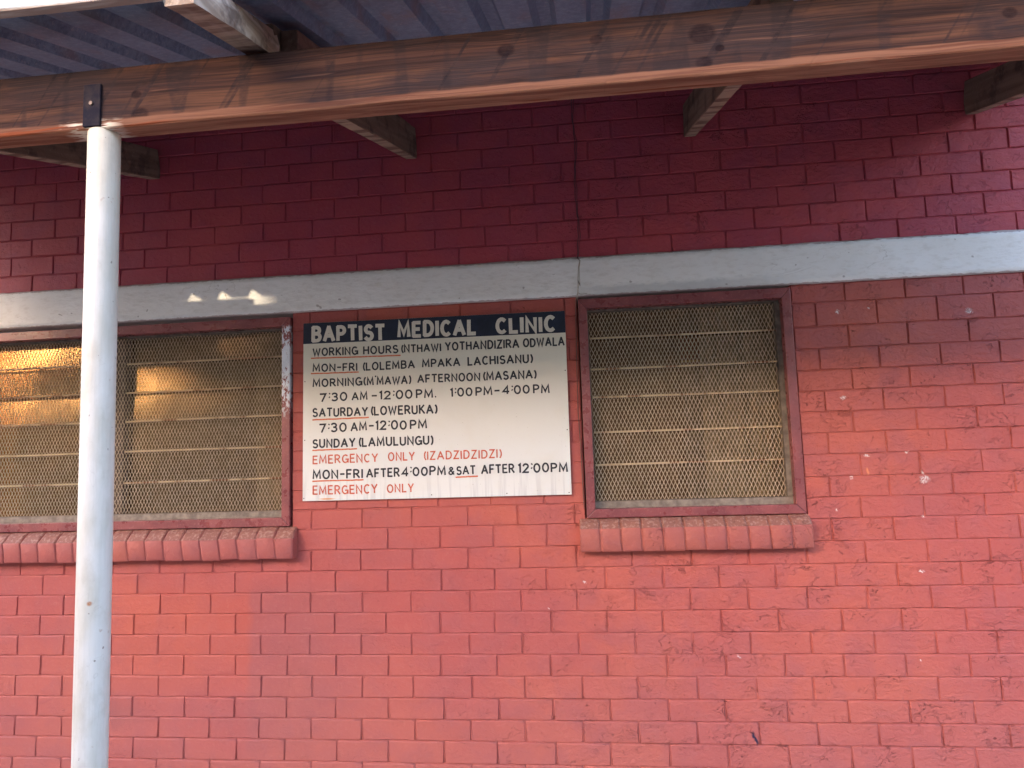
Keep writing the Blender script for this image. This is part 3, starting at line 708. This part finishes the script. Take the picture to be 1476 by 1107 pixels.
WORDS = [('BAPTIST', 1.3599, 2.1493, 1.6894, 2.1426, 0.0671, 'h'),
 ('MEDICAL', 1.7451, 2.1495, 2.0885, 2.1442, 0.0661, 'h'),
 ('CLINIC', 2.1739, 2.1451, 2.4277, 2.1415, 0.066, 'h'),
 ('WORKING', 1.3635, 2.0856, 1.5669, 2.0839, 0.0348, 'k'),
 ('HOURS', 1.5913, 2.0836, 1.7468, 2.0822, 0.0345, 'k'),
 ('(NTHAWI', 1.7602, 2.0825, 1.9351, 2.081, 0.0343, 'k'),
 ('YOTHANDIZIRA', 1.9527, 2.0819, 2.2713, 2.0793, 0.0366, 'k'),
 ('ODWALA', 2.2877, 2.0803, 2.4628, 2.0802, 0.0362, 'k'),
 ('MON-FRI', 1.3634, 2.0179, 1.5645, 2.0132, 0.0336, 'k'),
 ('(LOLEMBA', 1.5889, 2.0129, 1.8188, 2.0138, 0.0343, 'k'),
 ('MPAKA', 1.8507, 2.0141, 2.0161, 2.0135, 0.0349, 'k'),
 ('LACHISANU)', 2.0484, 2.0137, 2.3283, 2.0128, 0.0362, 'k'),
 ('MORNING(', 1.3633, 1.9505, 1.6036, 1.9481, 0.0352, 'k'),
 ("M'MAWA)", 1.6063, 1.9479, 1.8026, 1.9473, 0.035, 'k'),
 ('AFTERNOON', 1.8292, 1.9488, 2.1006, 1.9464, 0.0347, 'k'),
 ('(MASANA)', 2.1137, 1.9467, 2.3413, 1.9461, 0.0361, 'k'),
 ('7:30', 1.3951, 1.8847, 1.5184, 1.8858, 0.0369, 'k'),
 ('AM', 1.5382, 1.8859, 1.6083, 1.8857, 0.035, 'k'),
 ('-', 1.6262, 1.885, 1.6504, 1.8848, 0.0349, 'k'),
 ('12:00', 1.6611, 1.8844, 1.806, 1.8828, 0.0366, 'k'),
 ('PM.', 1.8219, 1.883, 1.9099, 1.8829, 0.0363, 'k'),
 ('1:00', 1.9712, 1.8838, 2.066, 1.8833, 0.0362, 'k'),
 ('PM', 2.0791, 1.8836, 2.1508, 1.8832, 0.0361, 'k'),
 ('-', 2.1594, 1.8837, 2.1827, 1.8836, 0.0361, 'k'),
 ('4:00', 2.1939, 1.8849, 2.3094, 1.8835, 0.0359, 'k'),
 ('PM', 2.3238, 1.8829, 2.3926, 1.8825, 0.0357, 'k'),
 ('SATURDAY', 1.3631, 1.8201, 1.6094, 1.8176, 0.0367, 'k'),
 ('(LOWERUKA)', 1.6229, 1.818, 1.9146, 1.8146, 0.038, 'k'),
 ('7:30', 1.3929, 1.7516, 1.5148, 1.7525, 0.0383, 'k'),
 ('AM', 1.5327, 1.7527, 1.6043, 1.7536, 0.0365, 'k'),
 ('-', 1.6133, 1.755, 1.6356, 1.7551, 0.0364, 'k'),
 ('12:00', 1.6427, 1.754, 1.7791, 1.7525, 0.0379, 'k'),
 ('PM', 1.7932, 1.7529, 1.867, 1.7528, 0.0377, 'k'),
 ('SUNDAY', 1.3629, 1.6865, 1.5528, 1.6854, 0.0373, 'k'),
 ('(LAMULUNGU)', 1.568, 1.6857, 1.8945, 1.6842, 0.0377, 'k'),
 ('EMERGENCY', 1.3628, 1.618, 1.6518, 1.6186, 0.0361, 'r'),
 ('ONLY', 1.6961, 1.6206, 1.8121, 1.6213, 0.0358, 'r'),
 ('(IZADZIDZIDZI)', 1.8514, 1.62, 2.1842, 1.6189, 0.0355, 'r'),
 ('MON-FRI', 1.3627, 1.5532, 1.5846, 1.5521, 0.0379, 'k'),
 ('AFTER', 1.5997, 1.5534, 1.7453, 1.5535, 0.0375, 'k'),
 ('4:00PM', 1.7541, 1.5541, 1.9439, 1.5546, 0.0373, 'k'),
 ('&', 1.9552, 1.5542, 1.9811, 1.5543, 0.032, 'k'),
 ('SAT', 1.9897, 1.5541, 2.0705, 1.5543, 0.0353, 'k'),
 ('AFTER', 2.0945, 1.5544, 2.2349, 1.5554, 0.0368, 'k'),
 ('12:00PM', 2.2501, 1.5541, 2.4556, 1.5531, 0.0382, 'k'),
 ('EMERGENCY', 1.3626, 1.4871, 1.6485, 1.4865, 0.0376, 'r'),
 ('ONLY', 1.6899, 1.4871, 1.8055, 1.4883, 0.0356, 'r')]
UNDER = [(1.357, 2.077, 1.7556, 2.0712), (1.3569, 2.0093, 1.569, 2.0077), (1.3631, 1.8078, 1.612, 1.8089), (1.3629, 1.6769, 1.559, 1.6765), (1.3627, 1.5446, 1.5863, 1.5444), (1.9869, 1.5441, 2.0788, 1.5456)]
SGY = -.0165
sg = thing('clinic_sign', 'white painted metal signboard with navy header listing clinic working hours', 'sign', (0, 0, 0))
m = MB(); m.hexa([(1.3175, -.0150, 1.4612), (2.4677, -.0150, 1.4600), (2.4677, -.0125, 1.4600), (1.3175, -.0125, 1.4612), (1.3221, -.0160, 2.2341), (2.4693, -.0160, 2.2275), (2.4693, -.0135, 2.2275), (1.3221, -.0135, 2.2341)])
m.link('board', MAT_BOARD, sg)
for zz in (1.50, 2.16):
    m = MB(); m.box(1.335, 2.45, -.0124, -.0014, zz, zz + .02); m.link('backing_batten', MAT_RAFTER, sg)
m = MB(); m.hexa([(1.3204, -.01625, 2.1420), (2.4689, -.01625, 2.1342), (2.4689, -.0150, 2.1342), (1.3204, -.0150, 2.1420), (1.3222, -.01650, 2.2337), (2.4690, -.01650, 2.2271), (2.4690, -.0152, 2.2271), (1.3222, -.0152, 2.2337)])
m.link('header_panel', MAT_NAVY, sg)
rl = random.Random(5)
layers = 0
for (txt, x0, z0, x1, z1, cap, kind) in WORDS:
    hwf = {'h': .120, 'k': .098, 'r': .084}[kind]; hw = cap * hwf
    adv = 0.0; pos = []; sp = .34 if kind != 'h' else .40
    for ch in txt:
        g = G[ch]; pos.append(adv); adv += g[0] + sp * (.62 if ch in "():.'" else 1)
    nat = adv - sp * (.62 if txt[-1] in "():.'" else 1)
    usable = (x1 - x0) - 2 * hw * .8
    s = usable / max(nat, .2)
    m = MB(); y = -.0170 if kind == 'h' else -.0163
    for ch, ax in zip(txt, pos):
        jz = rl.uniform(-.02, .02) * cap; jr = rl.uniform(-.02, .02); js = rl.uniform(.97, 1.03)
        for line in G[ch][1]:
            pts = []
            for (gx, gz) in line:
                gz2 = gz * js
                X = x0 + hw * .8 + (ax + gx + jr * gz2) * s
                Zb = z0 + (z1 - z0) * (X - x0) / (x1 - x0)
                pts.append((X, Zb + jz + hw * .6 + gz2 * (cap - hw * 1.2)))
            layers += 1
            stroke(m, pts, hw, y - .00003 * (layers % 9), rl)
    m.link('lettering', {'h': MAT_LH, 'k': MAT_LK, 'r': MAT_LR}[kind], sg)
for (xa, za, xb, zb) in UNDER:
    m = MB(); n = 14; pts = [(xa + (xb - xa) * k / n, za + (zb - za) * k / n + rl.uniform(-.0007, .0007)) for k in range(n + 1)]
    stroke(m, pts, .0030, -.0162, rl); m.link('underline', MAT_UL, sg)
for (x, z) in ((1.3285, 1.976), (1.3275, 1.7208), (2.4612, 1.9741), (2.4599, 1.7263), (1.3235, 1.4727), (2.4575, 1.4683), (1.8817, 1.4737), (2.2001, 1.4713), (1.8692, 2.2086)):
    m = MB(); y = -.0162
    for k in range(1): pass
    nn = 8; vs = [(x + .0026 * math.cos(k * math.tau / nn), y, z + .0026 * math.sin(k * math.tau / nn)) for k in range(nn)] + [(x, y - .0014, z)]
    m.add(vs, [(k, (k + 1) % nn, nn) for k in range(nn)]); m.link('nail_head', MAT_BOLT, sg)

# ================================================================ PORCH
# post
pp = thing('porch_post', 'round white painted steel post with dark tab bolted to the timber beam', 'post', (1.444, -1.468, .12))
m = MB(); top = (1.4425 - 1.460, 0, 2.409 - .12); n = 22
rr = .0358; rings = [(0, 0, 0), (-.004, 0, .6), (-.009, 0, 1.2), (-.0135, 0, 1.8), (top[0], 0, top[2] + .010), (top[0], 0, top[2] + .016)]
m.tube(rings, [rr, rr, rr, rr, rr, rr - .003], 40, True); m.link('pipe', MAT_POLE, pp, smooth=True)
pp.children[0].data.polygons[-1].use_smooth = False; pp.children[0].data.polygons[-2].use_smooth = False
tb = MB(); tb.box(1.397 - 1.444, 1.441 - 1.444, -.0385, -.0322, 2.422 - .12, 2.527 - .12); tbo = tb.link('bracket_tab', MAT_TAB, pp); bevel_obj(tbo, .0012, 1)
m = MB(); m.tube([(1.419 - 1.444, -.0386, 2.478 - .12), (1.419 - 1.444, -.0425, 2.478 - .12)], .0048, 8, True); m.link('bolt', MAT_BOLT, tbo)
# beam
def board(name, mat, parent, L, W, H, loc, seed, rotx=0.0, seg=40, wob=.0015, bev=.003, label=None, cat=None, axis='x', **kw):
    """sawn timber with slightly waney edges; object origin at its middle"""
    vs = []; fs = []
    prof = []
    b = bev
    prof = [(-W / 2 + b, -H / 2), (W / 2 - b, -H / 2), (W / 2, -H / 2 + b), (W / 2, H / 2 - b), (W / 2 - b, H / 2), (-W / 2 + b, H / 2), (-W / 2, H / 2 - b), (-W / 2, 0), (-W / 2, -H / 2 + b)]
    q = len(prof)
    for i in range(seg + 1):
        t = -L / 2 + L * i / seg
        for k, (a, c) in enumerate(prof):
            da = wob * noise.noise(Vector((t * 3, k * 2.3, seed))) + wob * .5 * noise.noise(Vector((t * 17, k, seed)))
            dc = wob * noise.noise(Vector((t * 3, k * 1.7, seed + 9)))
            vs.append((t, a + da, c + dc) if axis == 'x' else (a + da, t, c + dc))
    for i in range(seg):
        for k in range(q):
            f = (i * q + k, i * q + (k + 1) % q, (i + 1) * q + (k + 1) % q, (i + 1) * q + k)
            fs.append(f[::-1] if axis == 'x' else f)
    e0 = tuple(range(q)); e1 = tuple(range(seg * q, seg * q + q))
    fs += [e0 if axis == 'x' else e0[::-1], e1[::-1] if axis == 'x' else e1]
    o = link(name, mesh_from(name, vs, fs), mat, parent, loc, (rotx, 0, 0), **kw)
    if label: o['label'] = label; o['category'] = cat
    return o
board('timber_beam', MAT_BEAM, None, 7.4, .060, .150, (2.36, -1.470, 2.4925), 1, seg=150, label='long weathered timber beam with orange underside, resting on the white post', cat='beam')
SL = math.atan(.289)
raft_lab = ['rafter left of the white post top, mould spots on its end', 'rafter ending above the clinic sign, broken pale tail piece lapped beside it',
            'rafter ending above the right window with pale streaked underside', 'rafter at the top right corner of the picture, dark side face']
def rafter(x, lab, seed, tail=-1.60, w=.05, mat=None):
    y0 = -.004; y1 = tail; L = (y0 - y1) / math.cos(SL); H = .134
    ym = (y0 + y1) / 2; zm = 2.955 + .289 * ym + (H / 2) / math.cos(SL)
    return board('rafter', mat or MAT_RAFTER, None, L, w, H, (x, ym, zm), seed, rotx=SL, seg=24, wob=.002, axis='y', label='sloping timber ' + lab, cat='rafter', group='roof rafters')
rafter(.597, raft_lab[0], 3); rafter(1.815, raft_lab[1], 4, tail=-1.424); rafter(3.030, raft_lab[2], 5, tail=-1.445); rafter(4.158, raft_lab[3], 6)
# splintered tail piece
def tailpiece():
    r = random.Random(4); vs = []; fs = []; ys = [-1.80, -1.75, -1.70, -1.64, -1.58, -1.52, -1.47, -1.421]
    for i, y in enumerate(ys):
        zb = 2.502 + (y + 1.783) * .265; xL = 1.782 + .001 * i; wid = 1.8435 - xL
        zt = 3.083 + .289 * y - .004; zt = min(zt, zb + .062 + .018 * i + r.uniform(-.012, .012)) if i < 5 else zt
        prof = [(xL, zb), (xL + wid, zb + r.uniform(-.002, .004)), (xL + wid + r.uniform(-.003, .006), (zb + zt) / 2 + r.uniform(-.01, .01)), (xL + wid * .9, zt), (xL + .004, zt - r.uniform(0, .006)), (xL + r.uniform(-.002, .003), (zb + zt) / 2)]
        vs += [(a, y + r.uniform(-.006, .006) * (i == 0) * 2, b) for a, b in prof]
    for i in range(len(ys) - 1):
        for k in range(6): fs.append((i * 6 + k, i * 6 + (k + 1) % 6, (i + 1) * 6 + (k + 1) % 6, (i + 1) * 6 + k))
    fs += [(5, 4, 3, 2, 1, 0), tuple(range((len(ys) - 1) * 6, len(ys) * 6))]
    o = link('rafter_tail', mesh_from('rafter_tail', vs, fs), MAT_RAFTER_PALE, label='short broken rafter tail with splintered pale end under the roof edge', category='rafter tail')
tailpiece()

def splice():
    m = MB(); q = []
    for y in (-1.405, -.95):
        zb = 2.955 + .289 * y + .004; zt = zb + .128
        q.append([(1.8425, y, zb), (1.8840, y + .004, zb), (1.8860, y, zt), (1.8430, y, zt)])
    m.hexa([q[0][0], q[0][1], q[1][1], q[1][0], q[0][3], q[0][2], q[1][2], q[1][3]])
    o = m.link('rafter_splice', MAT_SPLICE, label='reddish brown board lapped against the rafter behind the broken pale tail', category='splice board'); bevel_obj(o, .002, 1)
splice()
# roof sheets
def sheet(x0, ribs, label, ye, seed, lift):
    P = .143; up = .030; prof = []
    for k in range(ribs):
        b = x0 + k * P
        prof += [(b - .003, 0), (b + .012, up), (b + .046, up), (b + .062, 0), (b + .100, .0)]
    prof += [(x0 + ribs * P - .003, 0), (x0 + ribs * P + .006, up - .004)]
    vs = []; fs = []; ny = 22; q = len(prof); T = .0012
    for s in (0, 1):
        for j in range(ny + 1):
            y = ye + (0.25 - ye) * j / ny; wig = 1
            for (x, h) in prof:
                z = 3.172 + .331 * y + h + lift + s * T + .0025 * noise.noise(Vector((x * 4, y * 2, seed))) 
                if j == 0: z += .004 * noise.noise(Vector((x * 9, seed, 0)))
                vs.append((x, min(y, -.003 if y > -.003 else y), z))
    off = (ny + 1) * q
    for j in range(ny):
        for i in range(q - 1):
            a = j * q + i; fs.append((a, a + 1, a + q + 1, a + q)); fs.append((off + a + q, off + a + q + 1, off + a + 1, off + a))
    for i in range(q - 1): fs.append((i, off + i, off + i + 1, i + 1))
    o = link('roof_sheet', mesh_from('roof_sheet', vs, fs), MAT_SHEET, label=label, category='roof sheet', group='corrugated porch roof sheets')
labs = ['corrugated roof sheet farthest left, beyond the left edge of the picture', 'corrugated roof sheet second from the left, outside the picture', 'corrugated roof sheet behind the top left corner of the beam',
        'dark corrugated roof sheet between the white fascia and the top of the white post', 'corrugated roof sheet above the beam, just right of the broken rafter tail',
        'corrugated roof sheet above the beam over the right window', 'corrugated roof sheet above the right end of the beam', 'corrugated roof sheet farthest right, past the last rafter']
xs = 1.17 - .143 * 15
for k in range(8):
    nr = 5 if k < 7 else 3; x0 = xs + k * 5 * .143
    if k >= 8: break
    lab = labs[k]
    sheet(x0, nr, lab, -1.632, k, .0012 * (k % 2))
m = None
board('sun_trim_strip', MAT_EAVE, None, .85, .058, .031, (-.42, -1.470, 2.5840), 8, seg=10, wob=.001, label='unseen timber strip added on the beam left of the picture to trim the sun glints', cat='added timber strip')  # added out of view to trim the lower edge of the sun glints
fb = thing('fascia_board', 'white painted fascia board along the roof edge at the top left corner', 'fascia', (1.9, -1.645, 2.625))
board('painted_face', MAT_FASCIA, fb, 3.6, .030, .160, (0, 0, .080), 12, seg=90, wob=.0025)

# cable
cb = MB(); pts = []
for k in range(40):
    z = 3.2 - k * (3.2 - 2.455) / 39; pts.append((2.537 - .004 * math.sin(k * .35) - .0005 * k * .1 + .0015 * math.sin(k * 1.7), -.0045 - .002 * abs(math.sin(k * .7)), z))
for (x, z, y) in ((2.540, 2.44, -.013), (2.534, 2.41, -.016), (2.531, 2.37, -.014), (2.530, 2.33, -.013), (2.526, 2.30, -.013), (2.519, 2.283, -.010), (2.515, 2.24, -.006), (2.512, 2.1, -.004), (2.509, 1.95, -.005), (2.507, 1.80, -.004), (2.512, 1.66, -.005), (2.514, 1.50, -.004), (2.516, 1.40, -.003)):
    pts.append((x, y, z))
cb.tube(pts, .0017, 6); 
cbt = thing('cable', 'thin pair of wires running down the wall beside the right window', 'cable')
cb.link('wire', MAT_CABLE, cbt, smooth=True)
cb = MB(); pts = [(p[0] + .0055 + .003 * math.sin(i * .6), p[1] - .001, p[2]) for i, p in enumerate(pts[:44])] + [(2.5300, -.0135, 2.36), (2.528, -.013, 2.30), (2.524, -.012, 2.275)]
cb.tube(pts, .0014, 6); cb.link('wire', MAT_CABLE, cbt, smooth=True)
cb = MB(); cb.tube([(2.529, -.014, 2.302), (2.536, -.012, 2.296), (2.548, -.010, 2.2955), (2.566, -.011, 2.298)], .0013, 6); cb.link('loose_end', MAT_CABLE, cbt)

# ================================================================ BEHIND THE CAMERA (notched building added to block the low sun; trees mirrored in the glass)
OY = -10.0
tz = math.tan(R(SUN_EL)) / math.cos(R(SUN_AZ)); tx = math.tan(R(SUN_AZ))
nx_ = .885 + OY * tx; nz_ = 2.262 - OY * tz
st = thing('sun_block_building', 'unseen ochre building added opposite to block the low sun, parapet notched for the glints', 'building', (0, OY, 0))
m = MB(); m.box(-26, -9.2, -.2, 0, 0, 7.0); m.box(-9.2, nx_ - .26, -.2, 0, 0, nz_ + .75); m.box(nx_ - .26, nx_ + .26, -.2, 0, 0, nz_); m.box(nx_ + .26, -3.7, -.2, 0, 0, nz_ + .75); m.box(-3.7, 8.5, -6, 0, 0, 4.9); m.box(-26, -3.7, -6, -.2, 0, nz_ - .9)
m.link('wall', MAT_OPP, st)
def tree(x, y, h, cr, seed, lab):
    r = random.Random(seed); root = thing('tree', lab, 'tree', (x, y, 0))
    m = MB(); m.tube([(0, 0, 0), (.1, 0, h * .25), (-.1, .1, h * .5), (.1, 0, h * .7)], [.28, .22, .17, .08], 10)
    for k in range(7):
        a = r.uniform(0, 6.28); z = h * r.uniform(.35, .6); m.tube([(0, 0, z), (math.cos(a) * cr * .4, math.sin(a) * cr * .4, z + h * .12), (math.cos(a) * cr * .8, math.sin(a) * cr * .8, z + h * .25)], [.1, .06, .02], 6)
    m.link('trunk', MAT_BARK, root, smooth=True)
    m = MB()
    for c in range(16 if cr < 2 else 26):
        a = r.uniform(0, 6.28); q = cr * math.sqrt(r.random()); cx, cy, cz = q * math.cos(a), q * math.sin(a), h * .72 + r.uniform(-1, 1) * h * .22
        for k in range(90):
            d = Vector((r.gauss(0, 1), r.gauss(0, 1), r.gauss(0, .7))) * cr * .16; p = Vector((cx, cy, cz)) + d
            u = Vector((r.uniform(-1, 1), r.uniform(-1, 1), r.uniform(-1, 1))).normalized() * .11; w = u.cross(Vector((r.random(), r.random(), 1))).normalized() * .06
            m.add([p - u, p + w, p + u, p - w], [(0, 1, 2, 3)])
    m.link('crown', MAT_LEAF, root, kind='stuff')
tree(-13.2, -14.5, 7.5, 2.4, 1, 'leafy tree behind the opposite building, farthest left of the row')
tree(-7.9, -16.5, 7.6, 1.1, 2, 'slim leafy tree behind the opposite building, second from the left')
tree(-6.0, -17.5, 7.0, 1.3, 5, 'slim leafy tree behind the opposite building, third from the left')
tree(-4.4, -16.5, 7.8, 1.2, 6, 'slim leafy tree behind the opposite building, nearest its tall part')
tree(3.5, -18, 8.0, 2.8, 3, 'broad leafy tree behind the tall part of the opposite building')
